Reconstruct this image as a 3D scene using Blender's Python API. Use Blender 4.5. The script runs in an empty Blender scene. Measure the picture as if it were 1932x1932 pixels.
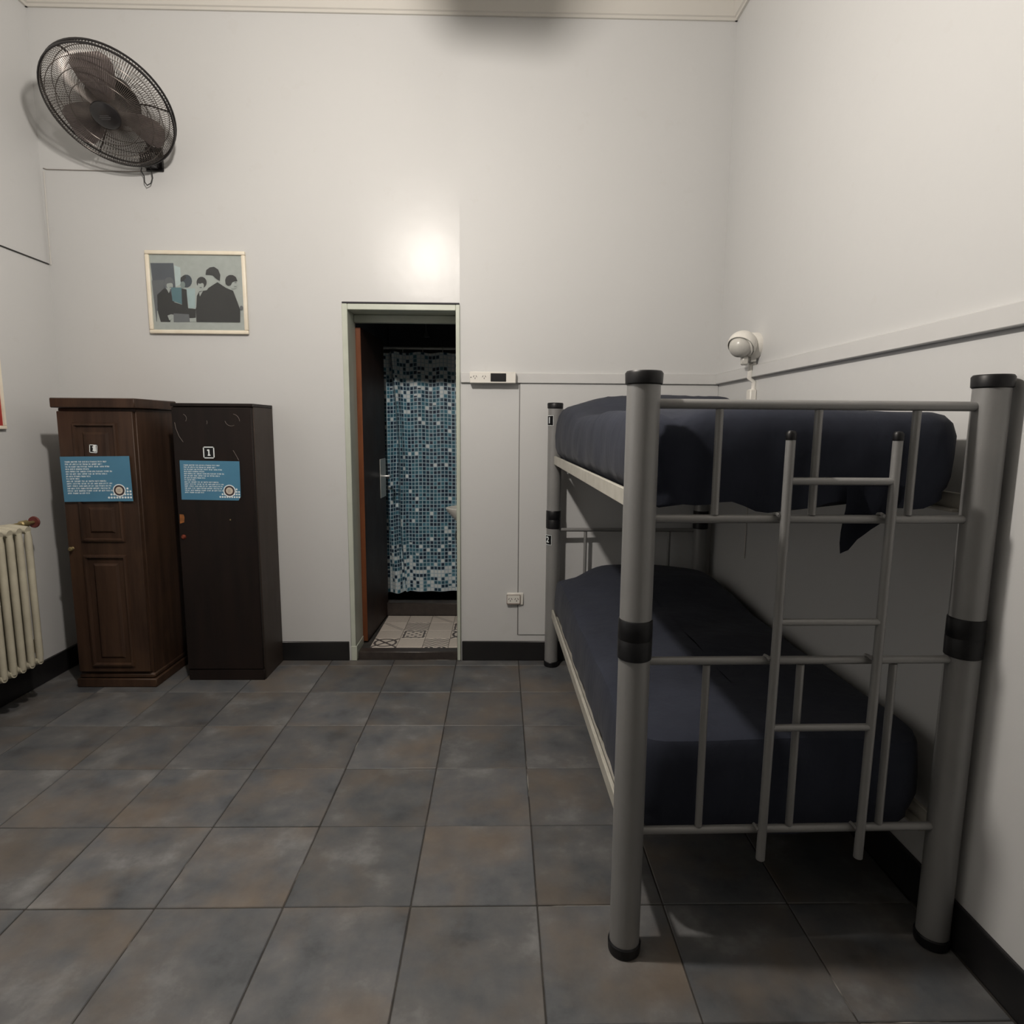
import bpy, bmesh, math, random
from mathutils import Vector, Matrix
random.seed(7)
PI = math.pi
scene = bpy.context.scene
COL = scene.collection

# ---------------------------------------------------------------- camera
F_PX, PITCH, YAW, ROLL, CAM_H = 1175.75, 0.136398, 0.019574, -0.0075733, 1.35223
cd = bpy.data.cameras.new('camera'); cam = bpy.data.objects.new('camera', cd); COL.objects.link(cam)
cd.sensor_width = 36.0; cd.lens = 36.0 * F_PX / 1932.0; cd.clip_start = 0.02
fw = Vector((math.sin(YAW)*math.cos(PITCH), math.cos(YAW)*math.cos(PITCH), -math.sin(PITCH)))
rt = Vector((math.cos(YAW), -math.sin(YAW), 0)); dn = fw.cross(rt)
r2 = rt*math.cos(ROLL) + dn*math.sin(ROLL); d2 = dn*math.cos(ROLL) - rt*math.sin(ROLL)
M = Matrix((r2, -d2, -fw)).transposed().to_4x4(); M.translation = Vector((0, 0, CAM_H))
cam.matrix_world = M
scene.camera = cam

# ---------------------------------------------------------------- light and exposure
vs = scene.view_settings
vs.view_transform = 'Standard'; vs.look = 'None'; vs.gamma = 1.0; vs.exposure = 0.0
vs.use_curve_mapping = False
w = bpy.data.worlds.new('world'); scene.world = w; w.use_nodes = True
w.node_tree.nodes['Background'].inputs[0].default_value = (0.5, 0.55, 0.65, 1)
w.node_tree.nodes['Background'].inputs[1].default_value = 0.15
LAMP = Vector((-0.60, 1.48, 2.72))
ld = bpy.data.lights.new('lamp_bulb_light', 'POINT'); lo = bpy.data.objects.new('lamp_bulb_light', ld); COL.objects.link(lo)
ld.energy = 137; ld.color = (1.0, 0.925, 0.845); ld.shadow_soft_size = 0.05; lo.location = LAMP
wd = bpy.data.lights.new('cool_side_fill', 'AREA'); wo = bpy.data.objects.new('cool_side_fill', wd); COL.objects.link(wo)  # cool fill added from the left, source unseen; no window is built
wd.shape = 'RECTANGLE'; wd.size = 0.9; wd.size_y = 1.5; wd.energy = 1.3; wd.color = (0.72, 0.86, 1.0)
wo.location = (-2.30, 1.45, 1.55); wo.rotation_euler = (0, -PI/2, 0)

# ---------------------------------------------------------------- dimensions
YB, XL, XR, YF, ZC = 3.49, -2.392, 1.205, -3.2, 3.58

# ---------------------------------------------------------------- node helpers
def new_mat(name):
    m = bpy.data.materials.new(name); m.use_nodes = True
    nt = m.node_tree; b = nt.nodes['Principled BSDF']
    return m, nt, b
def N(nt, t, **kw):
    n = nt.nodes.new(t)
    for k, v in kw.items(): setattr(n, k, v)
    return n
def put(nt, sock, v):
    if isinstance(v, bpy.types.NodeSocket): nt.links.new(v, sock)
    else: sock.default_value = v
def mth(nt, op, a, b=0.0, c=0.0):
    n = N(nt, 'ShaderNodeMath', operation=op)
    put(nt, n.inputs[0], a); put(nt, n.inputs[1], b); put(nt, n.inputs[2], c)
    return n.outputs[0]
def mixc(nt, f, a, b):
    n = N(nt, 'ShaderNodeMix', data_type='RGBA')
    put(nt, n.inputs[0], f)
    put(nt, n.inputs[6], a if isinstance(a, bpy.types.NodeSocket) else (*a, 1))
    put(nt, n.inputs[7], b if isinstance(b, bpy.types.NodeSocket) else (*b, 1))
    return n.outputs[2]
def noise(nt, scale, detail=3, rough=.55, vec=None, kind='Object', stretch=None):
    n = N(nt, 'ShaderNodeTexNoise'); n.inputs['Scale'].default_value = scale
    n.inputs['Detail'].default_value = detail; n.inputs['Roughness'].default_value = rough
    if vec is None:
        tc = N(nt, 'ShaderNodeTexCoord'); vec = tc.outputs[kind]
    if stretch:
        mp = N(nt, 'ShaderNodeMapping'); mp.inputs['Scale'].default_value = stretch
        nt.links.new(vec, mp.inputs[0]); vec = mp.outputs[0]
    nt.links.new(vec, n.inputs['Vector'])
    return n.outputs['Fac']
def ramp(nt, f, *stops):
    n = N(nt, 'ShaderNodeValToRGB'); cr = n.color_ramp
    while len(cr.elements) < len(stops): cr.elements.new(.5)
    for e, (p, c) in zip(cr.elements, stops): e.position = p; e.color = (*c, 1)
    nt.links.new(f, n.inputs[0]); return n.outputs[0]
def bump(nt, b, h, strength=.2, dist=.01):
    n = N(nt, 'ShaderNodeBump'); n.inputs['Strength'].default_value = strength; n.inputs['Distance'].default_value = dist
    nt.links.new(h, n.inputs['Height']); nt.links.new(n.outputs[0], b.inputs['Normal'])
def simple(name, c1, c2=None, rough=.5, metal=0.0, nscale=20, bmp=0.0, bscale=60, spec=.5, stretch=None, coat=0.0):
    m, nt, b = new_mat(name)
    if c2 is None: c2 = tuple(x*.88 for x in c1)
    f = noise(nt, nscale, stretch=stretch)
    nt.links.new(ramp(nt, f, (.3, c1), (.7, c2)), b.inputs['Base Color'])
    b.inputs['Roughness'].default_value = rough; b.inputs['Metallic'].default_value = metal
    b.inputs['Specular IOR Level'].default_value = spec; b.inputs['Coat Weight'].default_value = coat
    if bmp: bump(nt, b, noise(nt, bscale, 4), bmp, .004)
    return m

# ---------------------------------------------------------------- materials
def wall_mat(name, col, rough):
    m, nt, b = new_mat(name)
    f = noise(nt, 1.3, 4); g = noise(nt, 9, 4)
    c = mixc(nt, mth(nt, 'MULTIPLY', f, .35), col, tuple(x*.9 for x in col))
    c = mixc(nt, mth(nt, 'MULTIPLY', mth(nt, 'GREATER_THAN', g, .68), .06), c, (.45, .42, .38))
    nt.links.new(c, b.inputs['Base Color'])
    b.inputs['Specular IOR Level'].default_value = .37
    b.inputs['Roughness'].default_value = rough
    bump(nt, b, noise(nt, 5.0, 3), .10, .02)
    return m
M_WALL = wall_mat('wall_paint', (.575, .578, .575), .33)
M_WALL_DULL = wall_mat('dull_wall_paint', (.575, .578, .575), .52)
M_FRONT = wall_mat('front_wall_paint', (.24, .23, .22), .6)
M_CEIL = wall_mat('ceiling_paint', (.58, .56, .52), .6)
M_TRIM = simple('trim_paint', (.575, .575, .57), (.55, .55, .545), .4, nscale=6)
M_PANEL = wall_mat('panel_paint', (.575, .578, .575), .45)
M_BASE = simple('black_baseboard', (.010, .010, .011), (.016, .015, .015), .35, nscale=8)
def grout_mat():
    m, nt, b = new_mat('grout')
    f = noise(nt, 3.5, 4); g = noise(nt, 14, 3)
    c = ramp(nt, g, (.3, (.022, .020, .018)), (.7, (.05, .045, .04)))
    nt.links.new(mixc(nt, ramp(nt, f, (.58, (0, 0, 0)), (.66, (1, 1, 1))), c, (.26, .25, .23)), b.inputs['Base Color'])
    b.inputs['Roughness'].default_value = .9
    return m
M_GROUT = grout_mat()
M_FRAME = simple('door_frame_paint', (.50, .53, .46), (.45, .48, .41), .4, nscale=8)
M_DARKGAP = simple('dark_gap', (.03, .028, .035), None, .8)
M_GAPL = simple('grey_joint', (.16, .155, .15), None, .8)
M_STONE = simple('threshold_stone', (.03, .024, .022), (.05, .04, .035), .4, nscale=30)
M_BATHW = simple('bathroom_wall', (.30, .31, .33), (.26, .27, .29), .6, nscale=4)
M_BLACKP = simple('black_plastic', (.005, .005, .006), (.008, .008, .009), .42, nscale=30, spec=.3)
M_WHITEP = simple('white_plastic', (.76, .74, .69), (.72, .70, .65), .35, nscale=10)
M_GREYP = simple('grey_translucent_plastic', (.55, .54, .50), (.48, .47, .44), .3, nscale=10)
M_CHROME = simple('chrome', (.8, .8, .8), (.7, .7, .7), .2, 1.0)
M_STEELP = simple('brushed_plate', (.62, .64, .62), (.5, .52, .5), .4, .3)
M_BRASS = simple('aged_brass', (.45, .36, .18), (.30, .24, .12), .4, .7)
M_RED = simple('red_handwheel', (.16, .035, .03), (.11, .025, .022), .5)
M_RAD = simple('radiator_enamel', (.50, .47, .37), (.40, .37, .29), .4, nscale=10, bmp=.1)
M_SLAT = simple('pale_slat_wood', (.52, .38, .2), (.42, .30, .16), .6, nscale=6, stretch=(1, 12, 12))
M_WHITEPRINT = simple('white_print', (.80, .84, .84), (.72, .78, .80), .6)
M_FRAMEC = simple('cream_frame', (.82, .76, .64), (.74, .67, .54), .4, nscale=14)
M_CABLE_B = simple('dark_cable', (.03, .03, .03), None, .6)
M_CABLE_W = simple('pale_cable', (.62, .60, .57), None, .5)
M_CABLE_G = simple('grey_brown_cable', (.26, .24, .22), None, .6)

def bed_metal():
    m, nt, b = new_mat('grey_powder_coat')
    f = noise(nt, 7, 5); g = noise(nt, 55, 3)
    c = ramp(nt, f, (.3, (.255, .254, .25)), (.7, (.23, .229, .226)))
    c = mixc(nt, mth(nt, 'MULTIPLY', mth(nt, 'GREATER_THAN', g, .77), .5), c, (.5, .49, .46))
    nt.links.new(c, b.inputs['Base Color'])
    b.inputs['Roughness'].default_value = .38; b.inputs['Metallic'].default_value = .25
    bump(nt, b, noise(nt, 300, 2), .05, .001)
    return m
M_BED = bed_metal()
M_RAIL = simple('worn_rail_paint', (.44, .425, .38), (.36, .345, .30), .5, nscale=18)

def floor_tile_mat():
    m, nt, b = new_mat('slate_look_tile')
    geo = N(nt, 'ShaderNodeNewGeometry'); oi = N(nt, 'ShaderNodeObjectInfo')
    add = N(nt, 'ShaderNodeVectorMath', operation='ADD')
    sc = N(nt, 'ShaderNodeVectorMath', operation='SCALE'); sc.inputs['Scale'].default_value = 40
    cmb = N(nt, 'ShaderNodeCombineXYZ')
    nt.links.new(oi.outputs['Random'], cmb.inputs[0]); nt.links.new(oi.outputs['Random'], cmb.inputs[1])
    nt.links.new(cmb.outputs[0], sc.inputs[0])
    nt.links.new(geo.outputs['Position'], add.inputs[0]); nt.links.new(sc.outputs[0], add.inputs[1])
    v = add.outputs[0]
    a = noise(nt, 4.6, 6, .62, vec=v); d = noise(nt, 11, 6, .65, vec=v); h = noise(nt, 3.4, 4, .55, vec=v)
    col = ramp(nt, a, (.30, (.058, .061, .066)), (.43, (.098, .104, .112)), (.56, (.128, .128, .129)), (.70, (.205, .208, .208)))
    brown = mixc(nt, ramp(nt, h, (.47, (0, 0, 0)), (.70, (.85, .85, .85))), col, (.150, .122, .096))
    tone = mth(nt, 'MULTIPLY_ADD', oi.outputs['Random'], .25, .74)
    fine = mth(nt, 'MULTIPLY_ADD', d, .7, .65)
    mul = N(nt, 'ShaderNodeVectorMath', operation='SCALE')
    nt.links.new(brown, mul.inputs[0]); nt.links.new(mth(nt, 'MULTIPLY', tone, fine), mul.inputs['Scale'])
    nt.links.new(mul.outputs[0], b.inputs['Base Color'])
    nt.links.new(mth(nt, 'MULTIPLY_ADD', d, .25, .34), b.inputs['Roughness'])
    b.inputs['Specular IOR Level'].default_value = .35
    bump(nt, b, d, .12, .004)
    return m
M_TILE = floor_tile_mat()

def wood(name, dark, light, rough, red=None):
    m, nt, b = new_mat(name)
    f = noise(nt, 2.2, 6, .6, stretch=(9, 9, .8)); g = noise(nt, 3.0, 3)
    c = ramp(nt, f, (.3, dark), (.62, light))
    c = mixc(nt, mth(nt, 'MULTIPLY', ramp(nt, g, (.5, (0, 0, 0)), (.75, (1, 1, 1))), .5), c, red or light)
    nt.links.new(c, b.inputs['Base Color'])
    nt.links.new(mth(nt, 'MULTIPLY_ADD', g, .3, rough-.12), b.inputs['Roughness'])
    b.inputs['Specular IOR Level'].default_value = .25
    bump(nt, b, f, .15, .003)
    return m
M_WOOD_A = wood('walnut_brown_wood', (.022, .012, .008), (.055, .030, .019), .45, (.085, .045, .022))
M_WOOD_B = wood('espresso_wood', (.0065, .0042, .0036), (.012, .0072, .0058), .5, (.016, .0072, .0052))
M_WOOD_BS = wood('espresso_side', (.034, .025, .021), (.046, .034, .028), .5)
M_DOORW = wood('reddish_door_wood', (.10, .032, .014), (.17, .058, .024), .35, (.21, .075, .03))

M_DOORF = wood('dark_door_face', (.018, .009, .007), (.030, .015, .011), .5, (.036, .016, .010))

def cloth(name, c):
    m, nt, b = new_mat(name)
    f = noise(nt, 5, 4)
    nt.links.new(ramp(nt, f, (.3, c), (.7, tuple(x*.8 for x in c))), b.inputs['Base Color'])
    b.inputs['Roughness'].default_value = .85; b.inputs['Sheen Weight'].default_value = .04
    b.inputs['Specular IOR Level'].default_value = .15
    a = noise(nt, 7, 4, .5, stretch=(1.6, 1.6, .5)); c2 = noise(nt, 500, 2)
    bump(nt, b, mth(nt, 'MULTIPLY_ADD', c2, .03, a), .30, .02)
    return m
M_SHEET = cloth('charcoal_navy_sheet', (.026, .030, .0445))

def sign_mat():
    return simple('blue_sign_card', (.066, .205, .325), (.058, .185, .295), .4, nscale=9)
M_SIGN = sign_mat()

def curtain_mat():
    m, nt, b = new_mat('mosaic_print_curtain')
    uv = N(nt, 'ShaderNodeUVMap'); sx = N(nt, 'ShaderNodeSeparateXYZ'); nt.links.new(uv.outputs[0], sx.inputs[0])
    P = 1/.0262
    u = mth(nt, 'MULTIPLY', sx.outputs[0], P); v = mth(nt, 'MULTIPLY', sx.outputs[1], P)
    fu, fv = mth(nt, 'FRACT', u), mth(nt, 'FRACT', v)
    cu, cv = mth(nt, 'FLOOR', u), mth(nt, 'FLOOR', v)
    cell = N(nt, 'ShaderNodeCombineXYZ'); nt.links.new(cu, cell.inputs[0]); nt.links.new(cv, cell.inputs[1])
    wn = N(nt, 'ShaderNodeTexWhiteNoise', noise_dimensions='2D'); nt.links.new(cell.outputs[0], wn.inputs['Vector'])
    sp = N(nt, 'ShaderNodeSeparateXYZ'); nt.links.new(wn.outputs['Color'], sp.inputs[0])
    edge = mth(nt, 'MAXIMUM', mth(nt, 'ABSOLUTE', mth(nt, 'SUBTRACT', fu, .5)), mth(nt, 'ABSOLUTE', mth(nt, 'SUBTRACT', fv, .5)))
    inside = mth(nt, 'LESS_THAN', edge, .40)
    sq = ramp(nt, sp.outputs[0], (.0, (.014, .030, .060)), (.28, (.014, .036, .070)), (.5, (.022, .082, .13)), (.72, (.036, .135, .19)), (.95, (.07, .21, .29)))
    hz = sx.outputs[1]
    top = mth(nt, 'MULTIPLY', mth(nt, 'SUBTRACT', hz, 1.30), 2.2, 0)
    bot = mth(nt, 'MULTIPLY', mth(nt, 'SUBTRACT', .36, hz), 1.7, 0)
    pw = mth(nt, 'ADD', mth(nt, 'MAXIMUM', mth(nt, 'MAXIMUM', top, bot), 0.0), .05)
    keep = mth(nt, 'GREATER_THAN', sp.outputs[1], mth(nt, 'MINIMUM', pw, .68))
    c = mixc(nt, mth(nt, 'MULTIPLY', inside, keep), mixc(nt, inside, (.42, .55, .62), (.70, .75, .76)), sq)
    nt.links.new(c, b.inputs['Base Color']); b.inputs['Roughness'].default_value = .45
    return m
M_CURT = curtain_mat()

def bath_tile(kind):
    m, nt, b = new_mat('patchwork_tile_' + kind)
    tc = N(nt, 'ShaderNodeTexCoord'); sx = N(nt, 'ShaderNodeSeparateXYZ'); nt.links.new(tc.outputs['Object'], sx.inputs[0])
    x = mth(nt, 'MULTIPLY', sx.outputs[0], 1/.152); y = mth(nt, 'MULTIPLY', sx.outputs[1], 1/.152)
    ax, ay = mth(nt, 'ABSOLUTE', x), mth(nt, 'ABSOLUTE', y)
    cream, ink = (.62, .56, .50), (.10, .085, .08)
    if kind == 'plain': f = mth(nt, 'MULTIPLY', noise(nt, 60, 3), .25)
    elif kind == 'zigzag':
        tri = mth(nt, 'ABSOLUTE', mth(nt, 'SUBTRACT', mth(nt, 'FRACT', mth(nt, 'MULTIPLY', x, 2.0)), .5))
        f = mth(nt, 'GREATER_THAN', mth(nt, 'FRACT', mth(nt, 'MULTIPLY_ADD', y, 5.0, mth(nt, 'MULTIPLY', tri, 1.6))), .62)
    elif kind == 'band':
        d = mth(nt, 'ADD', x, y)
        f = mth(nt, 'MULTIPLY', mth(nt, 'LESS_THAN', mth(nt, 'ABSOLUTE', mth(nt, 'SUBTRACT', mth(nt, 'ABSOLUTE', d), .07)), .025), .8)
    elif kind == 'frame':
        q = mth(nt, 'MAXIMUM', ax, ay)
        fr = mth(nt, 'LESS_THAN', mth(nt, 'ABSOLUTE', mth(nt, 'SUBTRACT', q, .40)), .035)
        ring = mth(nt, 'GREATER_THAN', mth(nt, 'MULTIPLY', mth(nt, 'SINE', mth(nt, 'MULTIPLY', x, 19)), mth(nt, 'SINE', mth(nt, 'MULTIPLY', y, 19))), .42)
        f = mth(nt, 'MAXIMUM', fr, ring)
    else:
        dg = mth(nt, 'LESS_THAN', mth(nt, 'ABSOLUTE', mth(nt, 'SUBTRACT', ax, ay)), .07)
        r = mth(nt, 'SQRT', mth(nt, 'ADD', mth(nt, 'MULTIPLY', x, x), mth(nt, 'MULTIPLY', y, y)))
        rg = mth(nt, 'LESS_THAN', mth(nt, 'ABSOLUTE', mth(nt, 'SUBTRACT', r, .42)), .05)
        cn = mth(nt, 'LESS_THAN', r, .09)
        f = mth(nt, 'MAXIMUM', mth(nt, 'MAXIMUM', dg, rg), cn)
    nt.links.new(mixc(nt, f, cream, ink), b.inputs['Base Color']); b.inputs['Roughness'].default_value = .4
    return m
M_BT = {k: bath_tile(k) for k in ('plain', 'zigzag', 'band', 'frame', 'star')}

def glass_mat():
    m = bpy.data.materials.new('picture_glass'); m.use_nodes = True; nt = m.node_tree
    out = nt.nodes['Material Output']; nt.nodes.remove(nt.nodes['Principled BSDF'])
    t = N(nt, 'ShaderNodeBsdfTransparent'); g = N(nt, 'ShaderNodeBsdfGlossy'); mx = N(nt, 'ShaderNodeMixShader'); fr = N(nt, 'ShaderNodeFresnel')
    t.inputs[0].default_value = (.97, .985, .98, 1); g.inputs['Roughness'].default_value = .03; fr.inputs[0].default_value = 1.45
    nt.links.new(fr.outputs[0], mx.inputs[0]); nt.links.new(t.outputs[0], mx.inputs[1]); nt.links.new(g.outputs[0], mx.inputs[2])
    nt.links.new(mx.outputs[0], out.inputs[0])
    return m
M_GLASS = glass_mat()

def flat(name, c, rough=.6): return simple(name, c, tuple(x*.9 for x in c), rough, nscale=40)
M_FANDARK = simple('fan_black_gloss', (.012, .011, .012), (.018, .016, .016), .3, nscale=30)
M_WIRE = simple('fan_guard_wire', (.10, .085, .075), (.07, .06, .055), .3, .6, nscale=30)
M_BLADE = simple('smoky_fan_blade', (.34, .29, .28), (.30, .255, .25), .3, nscale=10)

# ---------------------------------------------------------------- mesh helpers
def finish(name, bm, mat, parent=None, smooth=False, kind=None, label=None):
    me = bpy.data.meshes.new(name)
    bmesh.ops.recalc_face_normals(bm, faces=bm.faces)
    bm.to_mesh(me); bm.free()
    mats = mat if isinstance(mat, (list, tuple)) else [mat]
    for x in mats: me.materials.append(x)
    if smooth:
        me.polygons.foreach_set('use_smooth', [True]*len(me.polygons))
        try: me.set_sharp_from_angle(angle=math.radians(38))
        except Exception: pass
    o = bpy.data.objects.new(name, me); COL.objects.link(o)
    if parent: o.parent = parent
    if kind: o['kind'] = kind
    if label: o['label'] = label
    return o
def bm_box(bm, lo, hi, bev=0.0, seg=1):
    lo, hi = Vector(lo), Vector(hi)
    c = (lo+hi)/2; s = hi-lo
    r = bmesh.ops.create_cube(bm, size=1.0, matrix=Matrix.Translation(c) @ Matrix.Diagonal((*s, 1)))
    if bev:
        es = list({e for v in r['verts'] for e in v.link_edges})
        bmesh.ops.bevel(bm, geom=es, offset=bev, segments=seg, affect='EDGES', profile=.5)
def box(name, lo, hi, mat, parent=None, bev=0.0, seg=1, **kw):
    bm = bmesh.new(); bm_box(bm, lo, hi, bev, seg)
    return finish(name, bm, mat, parent, smooth=bev > 0, **kw)
def bm_tube(bm, pts, r, sides=8, cap=True):
    pts = [Vector(p) for p in pts]; rs = r if isinstance(r, (list, tuple)) else [r]*len(pts)
    rings = []; up = None
    for i, p in enumerate(pts):
        t = (pts[min(i+1, len(pts)-1)] - pts[max(i-1, 0)]).normalized()
        if up is None: up = Vector((0, 0, 1)) if abs(t.z) < .9 else Vector((1, 0, 0))
        a = up - t*up.dot(t)
        if a.length < 1e-5: a = t.orthogonal()
        a.normalize(); b = t.cross(a); up = a
        rings.append([bm.verts.new(p + (a*math.cos(2*PI*k/sides) + b*math.sin(2*PI*k/sides))*rs[i]) for k in range(sides)])
    for A, B in zip(rings, rings[1:]):
        for k in range(sides): bm.faces.new((A[k], A[(k+1) % sides], B[(k+1) % sides], B[k]))
    if cap:
        bm.faces.new(rings[0]); bm.faces.new(rings[-1][::-1])
def tube(name, pts, r, mat, parent=None, sides=10, **kw):
    bm = bmesh.new(); bm_tube(bm, pts, r, sides); return finish(name, bm, mat, parent, smooth=True, **kw)
def bm_lathe(bm, prof, mat4=Matrix.Identity(4), n=24):
    rings = []
    for r, z in prof:
        if r < 1e-6: rings.append([bm.verts.new(mat4 @ Vector((0, 0, z)))])
        else: rings.append([bm.verts.new(mat4 @ Vector((r*math.cos(2*PI*k/n), r*math.sin(2*PI*k/n), z))) for k in range(n)])
    for A, B in zip(rings, rings[1:]):
        for k in range(n):
            a, b = A[k % len(A)], A[(k+1) % len(A)]; c, d = B[(k+1) % len(B)], B[k % len(B)]
            vs_ = []
            for v in (a, b, c, d):
                if v not in vs_: vs_.append(v)
            if len(vs_) > 2: bm.faces.new(vs_)
def lathe(name, prof, mat, parent=None, m4=Matrix.Identity(4), n=24, **kw):
    bm = bmesh.new(); bm_lathe(bm, prof, m4, n); return finish(name, bm, mat, parent, smooth=True, **kw)
def bm_prism(bm, pts2, fn, t):
    """pts2: 2-D outline; fn(x,y,d) -> 3-D point; d = 0 .. t is depth"""
    A = [bm.verts.new(fn(x, y, 0)) for x, y in pts2]; B = [bm.verts.new(fn(x, y, t)) for x, y in pts2]
    bm.faces.new(A); bm.faces.new(B[::-1]); n = len(A)
    for k in range(n): bm.faces.new((A[k], A[(k+1) % n], B[(k+1) % n], B[k]))
def empty(name, loc, rz=0.0):
    o = bpy.data.objects.new(name, None); COL.objects.link(o); o.location = loc; o.rotation_euler = (0, 0, rz)
    o.empty_display_size = .05
    return o
def tag(o, label, cat, group=None):
    o['label'] = label; o['category'] = cat
    if group: o['group'] = group
    return o
def struct(o, label=None):
    o['kind'] = 'structure'
    if label: o['label'] = label
    return o
def copy_part(o, parent=None, loc=None):
    c = o.copy(); COL.objects.link(c)
    if parent: c.parent = parent
    if loc is not None: c.location = loc
    return c
def text_mesh(name, s, size, fn_matrix, mat, parent, bold=0.0):
    cu = bpy.data.curves.new('tmp_text', 'FONT'); cu.body = s; cu.size = size; cu.extrude = .0004
    cu.align_x = 'CENTER'; cu.align_y = 'CENTER'; cu.offset = bold
    to = bpy.data.objects.new('tmp_text', cu); COL.objects.link(to)
    bpy.context.view_layer.update()
    me = bpy.data.meshes.new_from_object(to.evaluated_get(bpy.context.evaluated_depsgraph_get()))
    bpy.data.objects.remove(to); bpy.data.curves.remove(cu)
    me.transform(fn_matrix); me.name = name
    me.materials.clear(); me.materials.append(mat)
    o = bpy.data.objects.new(name, me); COL.objects.link(o); o.parent = parent
    return o
FRONT = lambda x, y, z: Matrix.Translation((x, y, z)) @ Matrix.Rotation(PI/2, 4, 'X')   # text plane facing -Y
RIM = [(0, 0, 0)]

# ================================================================ THE SETTING
# ---- floor: grout bed with single tiles
floor = struct(box('floor', (XL-.1, YF-.1, -.08), (XR+.1, YB+.17, -.0035), M_GROUT))
TS, GAP, TX0, TY0 = .36, .0035, .1123, 1.6068
def tile_mesh(wx, wy):
    bm = bmesh.new(); bm_box(bm, (0, 0, -.008), (wx, wy, 0), .0022, 1)
    me = bpy.data.meshes.new('tile'); bm.to_mesh(me); bm.free(); me.materials.append(M_TILE); return me
cache = {}
ix0, ix1 = math.floor((XL-TX0)/TS), math.floor((XR-TX0)/TS)
iy0, iy1 = math.floor((YF-TY0)/TS), math.floor((YB-TY0)/TS)
for iy in range(iy0, iy1+1):
    for ix in range(ix0, ix1+1):
        x0, x1 = max(TX0+ix*TS, XL)+GAP/2, min(TX0+(ix+1)*TS, XR)-GAP/2
        y0, y1 = max(TY0+iy*TS, YF)+GAP/2, min(TY0+(iy+1)*TS, YB)-GAP/2
        if x1-x0 < .02 or y1-y0 < .02: continue
        k = (round(x1-x0, 4), round(y1-y0, 4))
        if k not in cache: cache[k] = tile_mesh(*k)
        o = bpy.data.objects.new('tile', cache[k]); COL.objects.link(o); o.parent = floor
        o.location = (x0, y0, random.uniform(-.0006, .0004)); o.rotation_euler = (random.uniform(-.0012, .0012), random.uniform(-.0012, .0012), 0)

# ---- walls
DX0, DX1, DZ = -.856, -.222, 2.0
bm = bmesh.new()
bm_box(bm, (XL-.1, YB, -.05), (DX0, YB+.17, ZC)); bm_box(bm, (DX0, YB, DZ), (DX1, YB+.17, ZC)); n_ = len(bm.faces)
bm_box(bm, (DX1, YB, -.05), (XR+.1, YB+.17, ZC))
bm.faces.ensure_lookup_table()
for f in bm.faces[n_:]: f.material_index = 1
struct(finish('wall_back', bm, [M_WALL, M_WALL_DULL]))
struct(box('wall_left', (XL-.12, YF-.1, -.05), (XL, YB, ZC), M_WALL))
struct(box('wall_right', (XR, YF-.1, -.05), (XR+.12, YB, ZC), M_WALL))
struct(box('wall_front', (XL, YF-.12, -.05), (XR, YF, ZC), M_FRONT))
struct(box('ceiling', (XL-.1, YF-.1, ZC), (XR+.1, YB+.17, ZC+.1), M_CEIL))
# cornice with a cove profile
prof = [(0, 3.418), (.012, 3.418), (.014, 3.430), (.022, 3.434), (.026, 3.462), (.040, 3.500), (.066, 3.532), (.10, 3.552), (.104, 3.568), (.13, 3.57), (.13, ZC), (0, ZC)]
def cornice(name, fn, L):
    bm = bmesh.new(); bm_prism(bm, prof, fn, L); return struct(finish(name, bm, M_CEIL, smooth=True))
cornice('trim_1', lambda p, z, d: (XL+d, YB-p, z), XR-XL)
cornice('trim_2', lambda p, z, d: (XL+p, YF+d, z), YB-YF-.001)
cornice('trim_3', lambda p, z, d: (XR-p, YF+d, z), YB-YF-.001)
# chair rails and the raised panel beside the bed
struct(box('trim_4', (DX1+.004, YB-.017, 1.588), (XR, YB+.002, 1.643), M_TRIM, bev=.003))
struct(box('trim_5', (XR-.022, YF, 1.590), (XR+.002, YB-.017, 1.645), M_TRIM, bev=.003))
struct(box('trim_6', (.108, YB-.006, .155), (XR, YB+.002, 1.588), M_PANEL, bev=.002))
struct(box('trim_7', (.1035, YB-.0045, .155), (.1075, YB+.002, 1.588), M_GAPL))
# baseboards
struct(box('baseboard_back', (XL+.011, YB-.011, 0), (DX0-.012, YB+.002, .113), M_BASE, bev=.003))
struct(box('baseboard_back', (DX1+.006, YB-.011, 0), (XR-.011, YB+.002, .116), M_BASE, bev=.003))
struct(box('baseboard_left', (XL-.002, YF, 0), (XL+.011, YB, .118), M_BASE, bev=.003))
struct(box('baseboard_right', (XR-.011, YF, 0), (XR+.002, YB, .128), M_BASE, bev=.003))

# ---- doorway with its frame and leaf
door = struct(empty('door_1', ((DX0+DX1)/2, YB, 0)), 'narrow doorway to the bathroom, pale green-white frame, brown leaf swung open inward')
dl = Vector(door.location)
def L3(p): return tuple(Vector(p)-dl)
FY0, FY1 = YB-.012, YB+.172
box('jamb', L3((DX0, FY0, .001)), L3((DX0+.030, FY1, DZ)), M_FRAME, door, .003)
box('jamb', L3((DX1-.022, FY0, .001)), L3((DX1, FY1, DZ)), M_FRAME, door, .003)
box('jamb_base', L3((DX0+.001, FY0-.003, .001)), L3((DX0+.034, FY1-.004, .088)), M_FRAME, door, .002)
box('lintel', L3((DX0+.030, FY0+.001, DZ-.032)), L3((DX1-.022, FY1-.004, DZ-.0005)), M_FRAME, door, .003)
box('lintel', L3((DX0+.030, FY1-.035, DZ-.075)), L3((DX1-.022, FY1, DZ-.033)), M_FRAME, door, .003)
box('gap_strip', L3((DX0+.002, FY0, DZ+.0005)), L3((DX1-.002, YB+.001, DZ+.009)), M_DARKGAP, door, .001, label='thin dark strip along the top of the frame')
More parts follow.
